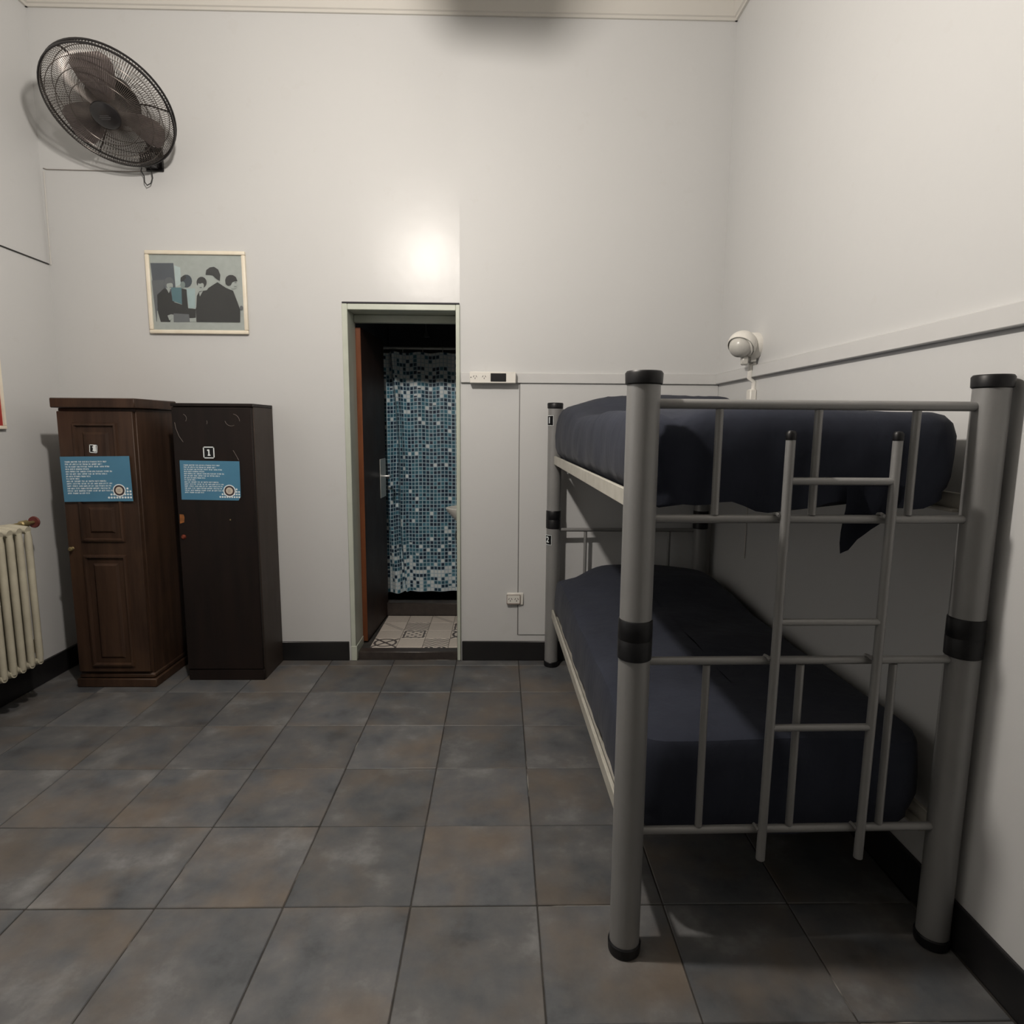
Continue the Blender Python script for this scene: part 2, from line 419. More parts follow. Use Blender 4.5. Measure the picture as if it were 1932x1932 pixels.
box('threshold', L3((DX0+.034, YB+.012, -.02)), L3((DX1-.022, YB+.080, .045)), M_STONE, door, .004)
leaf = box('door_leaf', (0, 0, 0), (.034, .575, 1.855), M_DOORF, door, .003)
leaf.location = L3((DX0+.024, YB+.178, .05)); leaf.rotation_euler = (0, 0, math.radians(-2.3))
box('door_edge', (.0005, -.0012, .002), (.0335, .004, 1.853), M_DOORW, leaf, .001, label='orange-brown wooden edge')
box('handle_plate', (.034, .40, .83), (.0385, .555, 1.085), M_STEELP, leaf, .0015, label='pale metal handle plate')
tube('handle', [(.036, .53, .965), (.075, .53, .965), (.082, .51, .965), (.082, .42, .962)], .008, M_CHROME, leaf, 8)

# ---- bathroom beyond the doorway
BX0, BX1, BY0, BY1, BZ = -.90, .75, YB+.17, 5.15, 2.35
bf = struct(box('floor', (BX0, YB+.080, -.06), (BX1, BY1, .040), M_GROUT))
kinds = [['star', 'plain', 'zigzag', 'plain'], ['plain', 'frame', 'plain', 'star'], ['band', 'zigzag', 'plain', 'frame'], ['plain', 'plain', 'band', 'plain']]
bt = {}
for k, m_ in M_BT.items():
    bm = bmesh.new(); bm_box(bm, (-.0765, -.0765, -.006), (.0765, .0765, 0), .0015)
    me = bpy.data.meshes.new('bathroom_tile'); bm.to_mesh(me); bm.free(); me.materials.append(m_); bt[k] = me
for j in range(4):
    for i in range(-1, 9):
        k = kinds[j][i] if 0 <= i < 4 else random.choice(list(M_BT))
        if not (BX0 < -.77+.155*i and -.77+.155*(i+1) < BX1): continue
        o = bpy.data.objects.new('tile', bt[k]); COL.objects.link(o); o.parent = bf
        o.location = (-.77+.155*(i+.5), 3.58+.155*(j+.5), .045)
struct(box('wall_left', (BX0-.08, BY0, -.05), (BX0, BY1, BZ), M_BATHW))
struct(box('wall_right', (BX1, BY0, -.05), (BX1+.08, BY1, BZ), M_BATHW))
struct(box('wall_back', (BX0-.08, BY1, -.05), (BX1+.08, BY1+.08, BZ), M_BATHW))
struct(box('ceiling', (BX0-.08, BY0, BZ), (BX1+.08, BY1+.08, BZ+.08), M_BATHW))
tag(box('shower_curb', (BX0, 4.205, .04), (BX1, 4.29, .135), M_STONE, bev=.006), 'low dark stone curb below the mosaic shower curtain', 'shower curb')
# shower curtain with folds (about 1.65 m drop)
def curtain():
    bm = bmesh.new(); uvl = bm.loops.layers.uv.new('UVMap')
    NX, NZ = 150, 44; z0, z1 = .178, 1.845; grid = []; us = []
    for j in range(NZ+1):
        t = j/NZ; row = []; ur = []; acc = 0; prev = None
        for i in range(NX+1):
            s = i/NX; x = -.83 + 1.15*s
            bunch = max(0, 1-abs(s-.085)/.085)          # tight folds at the left
            y = 4.36 + .010*math.sin(s*46+.6) * (1-.3*t) + bunch*.045*math.sin(s*78+1.1*t*PI) + .008*math.sin(s*17+2*t)
            x += bunch*.012*math.sin(9*t+s*20) + (.03*(1-t)*bunch)
            z = z0 + (z1-z0)*t - (.035*(1-t)**4 * max(0, 1-s/.16)*(.4+2*s)) - .004*math.sin(s*46)*t
            p = Vector((x, y, z))
            if prev is not None: acc += math.hypot((p-prev).x, (p-prev).y)
            prev = p; row.append(bm.verts.new(p)); ur.append((acc, (z1-z0)*t))
        grid.append(row); us.append(ur)
    for j in range(NZ):
        for i in range(NX):
            f = bm.faces.new((grid[j][i], grid[j][i+1], grid[j+1][i+1], grid[j+1][i]))
            for l, (a, b) in zip(f.loops, ((j, i), (j, i+1), (j+1, i+1), (j+1, i))): l[uvl].uv = us[a][b]
    return finish('shower_curtain', bm, M_CURT, smooth=True)
tag(curtain(), 'shower curtain printed with blue, teal and white mosaic squares, seen through the doorway', 'shower curtain')
rod = tag(tube('curtain_rod', [(BX0, 4.36, 1.874), (BX1, 4.36, 1.874)], .009, M_STEELP, sides=10), 'thin rod carrying the mosaic shower curtain', 'curtain rod')
for k in range(9):
    xk = -.80 + k*.135; bm = bmesh.new()
    bm_tube(bm, [(xk, 4.36+.015*math.cos(a), 1.866+.0175*math.sin(a)) for a in [2*PI*q/10 for q in range(11)]], .0022, 5, False)
    finish('curtain_ring', bm, M_STEELP, rod, True)
sh = empty('shower_pipe', (-.57, BY1, 2.2)); tag(sh, 'thin bright shower pipe hanging above the mosaic curtain', 'shower')
tube('bent_pipe', [(0, 0, 0), (0, -.12, .02), (0, -.22, .0), (0, -.25, -.06), (0, -.25, -.14)], .008, M_CHROME, sh)
lathe('spray_head', [(0, .03), (.012, .03), (.016, .01), (.042, -.025), (.042, -.032), (0, -.034)], M_CHROME, sh, Matrix.Translation((0, -.25, -.155)))
# wash basin whose rim just shows past the right jamb
wb = empty('wash_basin', (-.035, 4.03, .80)); tag(wb, 'pale basin rim peeking past the right door jamb, before the curtain', 'basin')
S = Matrix.Diagonal((1.0, .55, 1, 1))
lathe('bowl', [(.10, -.17), (.19, -.13), (.27, -.04), (.315, .01), (.32, .025), (.305, .030), (.26, .0), (.17, -.09), (0, -.12)], M_WHITEP, wb, S, 32)
lathe('pedestal', [(.09, -.757), (.075, -.6), (.07, -.3), (.10, -.165)], M_WHITEP, wb, S, 20)

# ================================================================ THINGS
# ---- lockers
def raised_panel(parent, x0, x1, z0, z1, y, mat):
    bm = bmesh.new()
    # recessed moulding frame + raised field, facing -Y
    def fr(a, d0, d1, yy0, yy1):
        pass
    rings = [(0, 0), (.004, -.010), (.013, -.012), (.022, .005), (.036, .0075), (.056, -.008)]
    R_ = []
    for ins, dy in rings:
        R_.append([bm.verts.new((x, y+dy, z)) for x, z in ((x0+ins, z0+ins), (x1-ins, z0+ins), (x1-ins, z1-ins), (x0+ins, z1-ins))])
    for A, B in zip(R_, R_[1:]):
        for k in range(4): bm.faces.new((A[k], A[(k+1) % 4], B[(k+1) % 4], B[k]))
    bm.faces.new(R_[-1]); 
    back = [bm.verts.new((x, y+.008, z)) for x, z in ((x0, z0), (x1, z0), (x1, z1), (x0, z1))]
    for k in range(4): bm.faces.new((R_[0][k], R_[0][(k+1) % 4], back[(k+1) % 4], back[k]))
    bm.faces.new(back)
    return finish('raised_panel', bm, mat, parent)

def number_label(parent, x, y, z, digit, size=.046, tilt=0.0, half=False):
    root = box('number_label', (-size/2, -.0012, -size*.53), (size/2, 0, size*.53), M_BLACKP, parent, .0005, label='small dark square label with a pale outline and the number ' + digit)
    root.location = (x, y, z); root.rotation_euler = (0, tilt, 0)
    bm = bmesh.new(); a, b = size/2, size*.53; t = size*.09
    for lo, hi in (((-a, -b), (a, -b+t)), ((-a, b-t), (a, b)), ((-a, -b), (-a+t, b)), ((a-t, -b), (a, b))):
        bm_box(bm, (lo[0], -.0018, lo[1]), (hi[0], -.0011, hi[1]))
    finish('outline', bm, M_WHITEPRINT, root)
    bm = bmesh.new(); u = size*.1
    bm_prism(bm, [(-.9*u, -2.9*u), (1.5*u, -2.9*u), (1.5*u, -2.0*u), (.75*u, -1.9*u), (.75*u, 2.6*u), (-.2*u, 2.9*u), (-1.3*u, 2.5*u), (-1.3*u, 1.6*u), (-.4*u, 1.5*u), (-.4*u, -1.9*u), (-.9*u, -2.0*u)], lambda x_, z_, d: (x_-.1*u, -.0011-d, z_), .0009)
    finish('digit', bm, M_WHITEPRINT, root)
    return root

def sign(parent, x, z, y, wd_, ht, tilt, cut=False):
    """blue notice: card with rows of small unreadable print, ring emblem and dots"""
    pts = [(-wd_/2, -ht/2), (wd_/2-(.012 if cut else 0), -ht/2)] + ([(wd_/2, -ht/2+.02)] if cut else []) + [(wd_/2, ht/2), (-wd_/2, ht/2)]
    bm = bmesh.new(); bm_prism(bm, pts, lambda a, b, d: (a, -d, b), .0016)
    c = finish('notice_card', bm, M_SIGN, parent, label='bright blue notice with rows of tiny white print and a round emblem')
    c.location = (x, y, z); c.rotation_euler = (0, tilt, 0)
    rnd = random.Random(5); bm = bmesh.new()
    lens = [.60, .54, .63, .34, .67, .59, .35, .18, .58, .66, .64, .62, .65, .33]
    for r, ln in enumerate(lens):
        zz = ht*.385 - r*ht*.0535; xx = -wd_*.435; end = xx + ln*wd_; h = ht*.036
        while xx < end:
            for _ in range(rnd.randint(3, 9)):
                if xx > end: break
                q = rnd.random(); ww = wd_*.0062
                bm_box(bm, (xx, -.0021, zz-h/2), (xx+ww*.42, -.0015, zz+h/2*(1 if q < .6 else .6)))
                if q > .3: bm_box(bm, (xx+ww*.42, -.0021, zz-h*.5*(.9 if q > .6 else .1)), (xx+ww*1.25, -.0015, zz-h*.5*(.9 if q > .6 else .1)+h*.3))
                if q > .5: bm_box(bm, (xx+ww*.9, -.0021, zz-h*.4), (xx+ww*1.3, -.0015, zz+h*.35))
                xx += ww*1.75
            xx += wd_*.012
    for zz_, xs in ((-.415, range(9)), (-.345, (1, 2, 6, 7, 8)), (-.28, (7, 8)), (-.215, (7,))):
        for k in xs:
            bm_lathe(bm, [(0, -.0021), (wd_*.0155, -.0021), (wd_*.0155, -.0014)], Matrix.Translation((wd_*(.155+.04*k), 0, zz_*ht)) @ Matrix.Rotation(PI/2, 4, 'X') @ Matrix.Diagonal((1, 1, -1, 1)), 8)
    o = finish('printed_text', bm, M_WHITEPRINT, c, kind='stuff')
    ex, ez = wd_*.315, -ht*.255
    RX = lambda d: Matrix.Translation((ex, -d, ez)) @ Matrix.Rotation(PI/2, 4, 'X')
    lathe('emblem_ring', [(0, 0), (.031, 0), (.031, .0006), (0, .0006)], M_WHITEPRINT, c, RX(.0019), 28)
    lathe('emblem_ring', [(0, 0), (.026, 0), (.026, .0006), (0, .0006)], flat('emblem_dark', (.045, .03, .035)), c, RX(.0024), 28)
    lathe('emblem_ring', [(0, 0), (.0175, 0), (.0175, .0006), (0, .0006)], flat('emblem_cream', (.62, .55, .45)), c, RX(.0029), 24)
    bm = bmesh.new()
    for k in range(3): bm_box(bm, (ex-.009, -.0042, ez-.0075+k*.006), (ex+.008-.003*(k % 2), -.0034, ez-.0055+k*.006))
    finish('emblem_mark', bm, flat('emblem_ink', (.28, .25, .24)), c)
    return c

la = empty('locker', (-1.975, 3.29, 0)); tag(la, 'brown wooden locker with overhanging top slab and three raised door panels, beside the radiator', 'locker', 'wooden lockers')
A = lambda p: (p[0]+1.975, p[1]-3.29, p[2])
box('body', A((-2.163, 3.125, .07)), A((-1.786, 3.478, 1.4255)), M_WOOD_A, la, .003)
box('top_slab', A((-2.172, 3.083, 1.426)), A((-1.767, 3.478, 1.473)), M_WOOD_A, la, .004)
box('plinth', A((-2.178, 3.108, 0)), A((-1.772, 3.465, .045)), M_WOOD_A, la, .004)
box('plinth_molding', A((-2.168, 3.115, .045)), A((-1.781, 3.463, .074)), M_WOOD_A, la, .008)
dA = box('door', A((-2.158, 3.104, .085)), A((-1.793, 3.1245, 1.410)), M_WOOD_A, la, .003)
for z0, z1 in ((.115, .700), (.765, .985), (1.055, 1.355)):
    raised_panel(dA, *[v+1.975 for v in (-2.085, -1.870)], z0, z1, 3.1035-3.29, M_WOOD_A)
lathe('knob', [(0, .026), (.008, .024), (.011, .016), (.006, .006), (.009, 0)], M_BRASS, dA, Matrix.Translation(A((-2.136, 3.104, .731))) @ Matrix.Rotation(PI/2, 4, 'X'), 14, label='small brass keyhole knob')
sign(dA, -1.981+1.975, 1.081, 3.0925-3.29, .335, .222, math.radians(-.9))
number_label(dA, -1.986+1.975, 3.0945-3.29, 1.229, '1', .038, math.radians(4))
bm = bmesh.new(); bm_box(bm, (-.003, -.0024, -.017), (.017, -.0012, .018))
o = finish('torn_patch', bm, M_WHITEPRINT, dA, label='pale torn strip of the number label'); o.location = (-1.986+1.975+.003, 3.0945-3.29, 1.231); o.scale = (.6, 1.2, .95)

lb = empty('locker', (-1.448, 3.336, 0)); tag(lb, 'darker espresso wooden locker with flat plain door, standing nearer the doorway', 'locker', 'wooden lockers')
B = lambda p: (p[0]+1.448, p[1]-3.336, p[2])
box('body', B((-1.652, 3.214, .0)), B((-1.248, 3.478, 1.440)), [M_WOOD_BS], lb, .002)
box('top_board', B((-1.655, 3.196, 1.4402)), B((-1.247, 3.478, 1.456)), M_WOOD_B, lb, .002)
box('plinth', B((-1.648, 3.199, .0)), B((-1.250, 3.2138, .060)), M_WOOD_B, lb, .003)
dB = box('door', B((-1.650, 3.194, .063)), B((-1.252, 3.2136, 1.436)), M_WOOD_B, lb, .003)
sign(dB, -1.474+1.448, 1.068, 3.1935-3.336, .300, .200, math.radians(.6), True)
number_label(dB, -1.474+1.448, 3.1935-3.336, 1.210, '1', .056)
M_SCR = flat('pale_scratch', (.14, .12, .105))
M_ORG = simple('orange_wood_scar', (.30, .10, .02), (.16, .06, .015), .7, nscale=60)
def dline(pts): return tube('carved_line', [B((x, 3.1935, z)) for x, z in pts], .0012, M_SCR, dB, 4, label='thin pale carved line')
cv = lambda cx, cz, r, a0, a1: [(cx+r*math.cos(math.radians(a0+(a1-a0)*k/10)), cz+r*math.sin(math.radians(a0+(a1-a0)*k/10))) for k in range(11)]
dline([(-1.636, 1.36), (-1.632, 1.33), (-1.618, 1.29), (-1.600, 1.262)])
dline(cv(-1.355, 1.374, .030, 190, 300)); dline(cv(-1.348, 1.368, .036, 0, 80))
dline(cv(-1.598, 1.380, .022, -40, 70)); dline([(-1.476, 1.352), (-1.474, 1.363), (-1.476, 1.370)])
dline([(-1.352, 1.222), (-1.338, 1.196), (-1.326, 1.172)])
bm = bmesh.new(); bm_prism(bm, [(-1.6425, .845), (-1.620, .852), (-1.6175, .878), (-1.622, .892), (-1.641, .894)], lambda x, z, d: B((x, 3.1945-d, z)), .0015)
finish('wood_scar', bm, M_ORG, dB, label='orange chipped patch')
lathe('lock', [(0, .010), (.007, .010), (.010, .006), (.013, .001), (.013, 0)], simple('copper_lock', (.30, .07, .04), (.2, .05, .03), .4, .6), dB, Matrix.Translation(B((-1.628, 3.194, .776))) @ Matrix.Rotation(PI/2, 4, 'X'), 16, label='round coppery lock')
o = lathe('screw', [(0, .003), (.003, .002), (.004, 0)], M_BRASS, dB, Matrix.Translation(B((-1.385, 3.194, .866))) @ Matrix.Rotation(PI/2, 4, 'X'), 8)

# ---- column radiator on the left wall
rad = empty('radiator', (-2.255, 2.80, .20)); tag(rad, 'cream cast iron column radiator under the cable on the left wall', 'radiator')
def section():
    bm = bmesh.new()
    for k, dx in enumerate((-.075, -.025, .025, .075)):
        bm_tube(bm, [(dx, 0, .03), (dx, 0, .06), (dx, 0, .62), (dx, 0, .655)], [.012, .0155, .0155, .012], 10)
    for z in (.035, .66):
        bm_tube(bm, [(-.078, 0, z), (0, 0, z+(.012 if z > .3 else -.012)), (.078, 0, z)], .019, 10)
    return bm
s0 = finish('section', section(), M_RAD, rad, True)
ys = [.078-.0545*k for k in range(8)]
s0.location = (0, ys[0], 0)
for y in ys[1:]: copy_part(s0, rad, (0, y, 0))
tube('manifold', [(0, ys[-1], .66), (0, ys[0]+.03, .66)], .017, M_RAD, rad, 10)
tube('manifold', [(0, ys[-1], .035), (0, ys[0]+.03, .035)], .017, M_RAD, rad, 10)
tube('foot', [(-.05, ys[0]+.0, .03), (-.05, ys[0], -.0), (-.125, ys[0], -.02)], .010, M_RAD, rad, 8)
vz = .672
tube('valve', [(-.02, ys[0]+.03, vz), (-.02, ys[0]+.085, vz), (-.02, ys[0]+.090, vz), (-.02, ys[0]+.125, vz), (-.02, ys[0]+.13, vz), (-.02, ys[0]+.17, vz)], [.012, .012, .018, .018, .009, .008], M_BRASS, rad, 10, label='brass valve body')
lathe('handwheel', [(0, .0), (.012, .002), (.026, 0), (.029, .006), (.026, .012), (.010, .016), (0, .017)], M_RED, rad, Matrix.Translation((-.02, ys[0]+.168, vz)) @ Matrix.Rotation(-PI/2, 4, 'X'), 18, label='round dark red handwheel')
tube('drain_valve', [(-.02, ys[0]+.03, .05), (-.02, ys[0]+.085, .05), (-.02, ys[0]+.09, .08), (-.02, ys[0]+.11, .095)], [.015, .015, .008, .010], M_BRASS, rad, 8)

# ---- red poster in a cream frame, only its right edge in view
po = empty('framed_poster', (XL, 2.80, 1.32)); tag(po, 'framed red poster on the left wall above the radiator, cut by the photo edge', 'poster')
for nm, lo_, hi_ in (('frame_rail', (.001, -.27, 0), (.018, .275, .018)), ('frame_rail', (.001, -.27, .62), (.018, .275, .638)), ('frame_stile', (.001, .257, .018), (.018, .275, .62)), ('frame_stile', (.001, -.27, .018), (.018, -.252, .62))):
    box(nm, lo_, hi_, M_FRAMEC, po, .003)
box('print', (.002, -.252, .018), (.010, .257, .62), flat('poster_cream', (.62, .50, .36)), po)
box('red_band', (.010, -.252, .018), (.0115, .257, .20), flat('poster_red', (.36, .035, .028)), po, label='red lower part of the poster')

# ---- cable runs
bm = bmesh.new()
bm_tube(bm, [(XL+.004, 2.6, 2.196), (XL+.004, 3.1, 2.190), (XL+.004, YB-.006, 2.183)], .0035, 6)
tag(finish('cable', bm, M_CABLE_B, smooth=True), 'thin dark cable running level along the left wall to the corner', 'cable')
bm = bmesh.new()
bm_tube(bm, [(XL+.012, YB-.003, 2.18), (XL+.014, YB-.003, 2.4), (XL+.018, YB-.003, 2.645)], .003, 6)
tag(finish('cable', bm, M_CABLE_W, smooth=True), 'thin pale cable rising in the left corner up towards the fan', 'cable')
bm = bmesh.new()
bm_tube(bm, [(XL+.016, YB-.003, 2.66), (XL+.034, YB-.003, 2.655), (-2.1, YB-.003, 2.652), (-1.94, YB-.003, 2.650), (-1.83, YB-.003, 2.654)], .0026, 6)
tag(finish('cable', bm, M_CABLE_G, smooth=True), 'thin grey cable running level below the wall fan', 'cable')

# ---- wall fan
FC = Vector((-1.836, 3.183, 2.817)); FN = Vector((.01, -.598, -.801)).normalized(); FR = .275
fan = empty('wall_fan', (-1.80, YB, 2.695)); tag(fan, 'black wall fan with round wire guard tilted down, high in the left corner', 'fan')
fx = (Vector((1, 0, 0)) - FN*FN.x).normalized(); fy = FN.cross(fx)
FM = Matrix((fx, fy, FN)).transposed().to_4x4(); FM.translation = FC - Vector(fan.location)
def ring_pts(r, z, n=48): return [FM @ Vector((r*math.cos(2*PI*k/n), r*math.sin(2*PI*k/n), z)) for k in range(n+1)]
def guard(name, zf, nw, hub_r, hub_z):
    bm = bmesh.new()
    pr = [(FR, 0), (FR*.97, zf*.45), (FR*.88, zf*.75), (FR*.6, zf*.95), (hub_r, hub_z)]
    for k in range(nw):
        a = 2*PI*k/nw; bm_tube(bm, [FM @ Vector((r*math.cos(a), r*math.sin(a), z)) for r, z in pr], .0013, 3, False)
    for r, z in ((FR*.88, zf*.75), (FR*.72, zf*.88), (FR*.52, zf*.97)):
        bm_tube(bm, ring_pts(r, z), .0017, 4, False)
    return finish(name, bm, M_WIRE, fan, True, kind='stuff')
guard('front_guard', .062, 168, .064, .062); guard('rear_guard', -.062, 132, .07, -.055)
for z in (.011, -.016):
    bm = bmesh.new(); bm_tube(bm, ring_pts(FR+.001, z, 64), .0048, 6, False); finish('guard_rim', bm, M_FANDARK, fan, True)
for a in (98, 218, 338):
    a = math.radians(a+14); bm = bmesh.new()
    bm_tube(bm, [FM @ Vector((r*math.cos(a), r*math.sin(a), z)) for r, z in ((FR, -.004), (FR*.93, -.035), (FR*.6, -.06), (.07, -.058))], .004, 5)
    finish('guard_strut', bm, M_FANDARK, fan, True)
lathe('hub_badge', [(0, .078), (.048, .076), (.062, .068), (.066, .058), (.058, .052)], M_FANDARK, fan, FM, 32)
bm = bmesh.new()
for k in (-1, 0, 1): bm_box(bm, (-.026+abs(k)*.006, -.004+k*.008, .0772), (.026-abs(k)*.006, .000+k*.008, .0785))
bmesh.ops.transform(bm, matrix=FM, verts=bm.verts); finish('badge_mark', bm, flat('badge_grey', (.05, .048, .05)), fan)
def blade(a):
    bm = bmesh.new(); rows = []
    prof_ = [(.03, .022, .03), (.07, .045, .045), (.13, .080, .070), (.19, .090, .082), (.225, .070, .070), (.240, .030, .040)]
    for r, wl, wr in prof_:
        row = []
        for q in range(7):
            t = q/6; yy = -wr + (wl+wr)*t; zz = .026*math.sin((t-.5)*1.5) + .01*(r/.24)
            row.append(Vector((r, yy, zz)))
        rows.append([bm.verts.new(p) for p in row])
    for X, Y in zip(rows, rows[1:]):
        for k in range(6): bm.faces.new((X[k], X[k+1], Y[k+1], Y[k]))
    bmesh.ops.solidify(bm, geom=bm.faces[:], thickness=.002)
    bmesh.ops.transform(bm, matrix=FM @ Matrix.Rotation(math.radians(a), 4, 'Z'), verts=bm.verts)
    return finish('fan_blade', bm, M_BLADE, fan, True)
for a in (82, 202, 322): blade(a)
lathe('rear_plate', [(.06, -.060), (.115, -.064), (.118, -.060), (.06, -.055)], M_WIRE, fan, FM, 28)
lathe('motor', [(0, -.175), (.040, -.172), (.058, -.155), (.064, -.10), (.060, -.066), (.03, -.05), (.03, .02), (0, .025)], M_FANDARK, fan, FM, 24)
box('bracket_plate', (-.045, -.012, -.045), (.045, .0, .075), M_FANDARK, fan, .004)
box('switch_box', (-.045, -.075, -.035), (.03, -.012, .025), M_FANDARK, fan, .006)
mb = FM @ Vector((0, 0, -.14))
tube('bracket_arm', [(0, -.02, .04), (0, -.08, .10), mb + Vector((.02, .03, -.03)), mb], .014, M_FANDARK, fan, 8)
tube('cord', [(-.055, -.03, -.034), (-.060, -.03, -.05), (-.046, -.03, -.075), (-.044, -.032, -.105), (-.032, -.034, -.122), (-.012, -.034, -.112), (-.002, -.032, -.085), (-.006, -.03, -.055), (-.012, -.03, -.034)], .0028, M_CABLE_B, fan, 6)

# ---- framed group photograph (generic figures in dark coats)
pf = empty('framed_picture', (-1.617, YB, 2.045)); tag(pf, 'white framed black and white photograph of five people in dark coats, on the back wall', 'picture')
pw, ph = .262, .213
for lo_, hi_, nm in (((-pw, -.022, ph-.020), (pw, -.001, ph), 'frame_rail'), ((-pw, -.022, -ph), (pw, -.001, -ph+.020), 'frame_rail'), ((-pw, -.022, -ph+.020), (-pw+.020, -.001, ph-.020), 'frame_stile'), ((pw-.020, -.022, -ph+.020), (pw, -.001, ph-.020), 'frame_stile')):
    box(nm, lo_, hi_, M_FRAMEC, pf, .005, 2)
box('backing', (-pw+.018, -.008, -ph+.018), (pw-.018, -.002, ph-.018), flat('photo_pale_ground', (.47, .485, .47)), pf)
def pp(px, py):   # crop pixel of the photograph inside its frame -> picture plane
    u = (px-(290+.055*(py-270)))/1195; v = (py-265)/985
    return (-pw+.02 + u*(2*pw-.04), ph-.02 - v*(2*ph-.04))
layer = [0]
def shape(name, pts, c):
    layer[0] += 1; d0 = .0080 + layer[0]*.00012
    bm = bmesh.new(); bm_prism(bm, [pp(*q) for q in pts], lambda x, z, d: (x, -d0-d, z), .0003)
    return finish(name, bm, c, pf)
INK, HAIR, SKIN, GREY, TEAL, DGREY = (flat('photo_ink', (.012, .011, .012)), flat('photo_hair', (.022, .02, .022)), flat('photo_skin', (.46, .48, .465)),
    flat('photo_grey', (.14, .145, .16)), flat('photo_teal', (.10, .21, .25)), flat('photo_slate', (.09, .10, .125)))
def blob(cx, cy, rx, ry, n=14, a0=0, wob=.0): return [(cx+rx*math.cos(2*PI*k/n+a0)*(1+wob*math.sin(k*2.3)), cy+ry*math.sin(2*PI*k/n+a0)*(1+wob*math.sin(k*1.7))) for k in range(n)]
shape('printed_wall', [(302, 375), (600, 372), (625, 690), (600, 1000), (372, 1000)], DGREY)
shape('printed_wall', [(318, 600), (480, 590), (470, 760), (385, 900), (380, 1140), (372, 1140)], GREY)
shape('printed_light', [(610, 400), (690, 430), (700, 640), (630, 680)], flat('photo_light', (.55, .63, .64)))
shape('printed_light', [(760, 700), (880, 700), (885, 960), (800, 960)], flat('photo_light2', (.42, .52, .54)))
# far left figure
shape('printed_coat', [(480, 700), (560, 745), (600, 880), (760, 930), (800, 1000), (800, 1090), (560, 1040), (555, 1145), (430, 1145), (395, 1020), (385, 790)], INK)
shape('printed_hair', [(480, 640), (490, 585), (520, 560), (560, 558), (595, 585), (605, 630), (585, 640), (540, 625), (505, 690), (485, 680)], GREY); shape('printed_face', blob(552, 665, 42, 46), SKIN)
shape('printed_fringe', [(500, 600), (590, 590), (598, 638), (560, 632), (520, 640)], GREY); shape('printed_mouth', [(548, 688), (578, 682), (576, 690), (550, 695)], GREY)
shape('printed_collar', [(500, 690), (560, 715), (540, 765)], SKIN)
# second figure with teal patch between
shape('printed_patch', [(570, 690), (705, 690), (712, 910), (585, 865)], TEAL)
shape('printed_coat', [(705, 700), (770, 715), (790, 960), (890, 970), (890, 1090), (800, 1090), (712, 960)], INK)
shape('printed_hair', blob(768, 605, 75, 85), flat('photo_hair_blue', (.04, .055, .075))); shape('printed_hair', [(695, 560), (745, 525), (770, 560), (735, 600), (715, 610), (692, 600)], HAIR); shape('printed_face', blob(722, 655, 32, 45), flat('photo_skin_dim', (.24, .29, .28)))
shape('printed_trousers', [(600, 1030), (800, 1040), (812, 1142), (600, 1145)], GREY)
shape('printed_hand', [(520, 1060), (560, 1045), (590, 1090), (545, 1125)], SKIN); shape('printed_hand', [(810, 1095), (892, 1085), (890, 1135), (815, 1140)], SKIN)
# third figure
shape('printed_coat', [(935, 740), (1040, 720), (1040, 1000), (895, 1000), (905, 800)], INK)
shape('printed_hair', blob(968, 620, 66, 74), HAIR); shape('printed_face', blob(958, 662, 40, 50), SKIN); shape('printed_fringe', [(918, 600), (1000, 595), (1000, 640), (975, 628), (945, 640), (922, 625)], HAIR); shape('printed_mouth', [(940, 682), (975, 682), (968, 694), (946, 694)], GREY); shape('printed_collar', [(935, 750), (985, 735), (945, 805)], SKIN)
# tall figure in front, back turned
shape('printed_face', blob(1085, 570, 55, 55), SKIN)
shape('printed_neck', [(1060, 610), (1200, 590), (1190, 650), (1040, 700)], SKIN)
shape('printed_coat', [(1175, 615), (1290, 690), (1390, 800), (1420, 960), (1470, 1140), (900, 1142), (892, 960), (960, 830), (1060, 690)], INK)
shape('printed_hair', [(1020, 520), (1030, 460), (1075, 425), (1130, 415), (1185, 450), (1212, 520), (1205, 600), (1165, 575), (1110, 530)], HAIR)
# far right figure
shape('printed_face', blob(1385, 650, 48, 52), SKIN); shape('printed_collar', [(1270, 640), (1365, 700), (1350, 760)], SKIN)
shape('printed_hair', [(1275, 590), (1290, 545), (1330, 520), (1375, 520), (1415, 545), (1435, 595), (1400, 605), (1370, 615), (1350, 655), (1310, 660), (1283, 640)], HAIR)
shape('printed_brow', [(1395, 615), (1425, 612), (1424, 622), (1396, 624)], GREY); shape('printed_mouth', [(1392, 668), (1422, 664), (1422, 672), (1394, 676)], GREY)
shape('printed_coat', [(1290, 690), (1380, 725), (1440, 880), (1475, 980), (1475, 1140), (1280, 1140)], INK)
shape('printed_hand', blob(1490, 950, 22, 30), GREY)
box('glass', (-pw+.019, -.0150, -ph+.019), (pw-.019, -.0142, ph-.019), M_GLASS, pf)

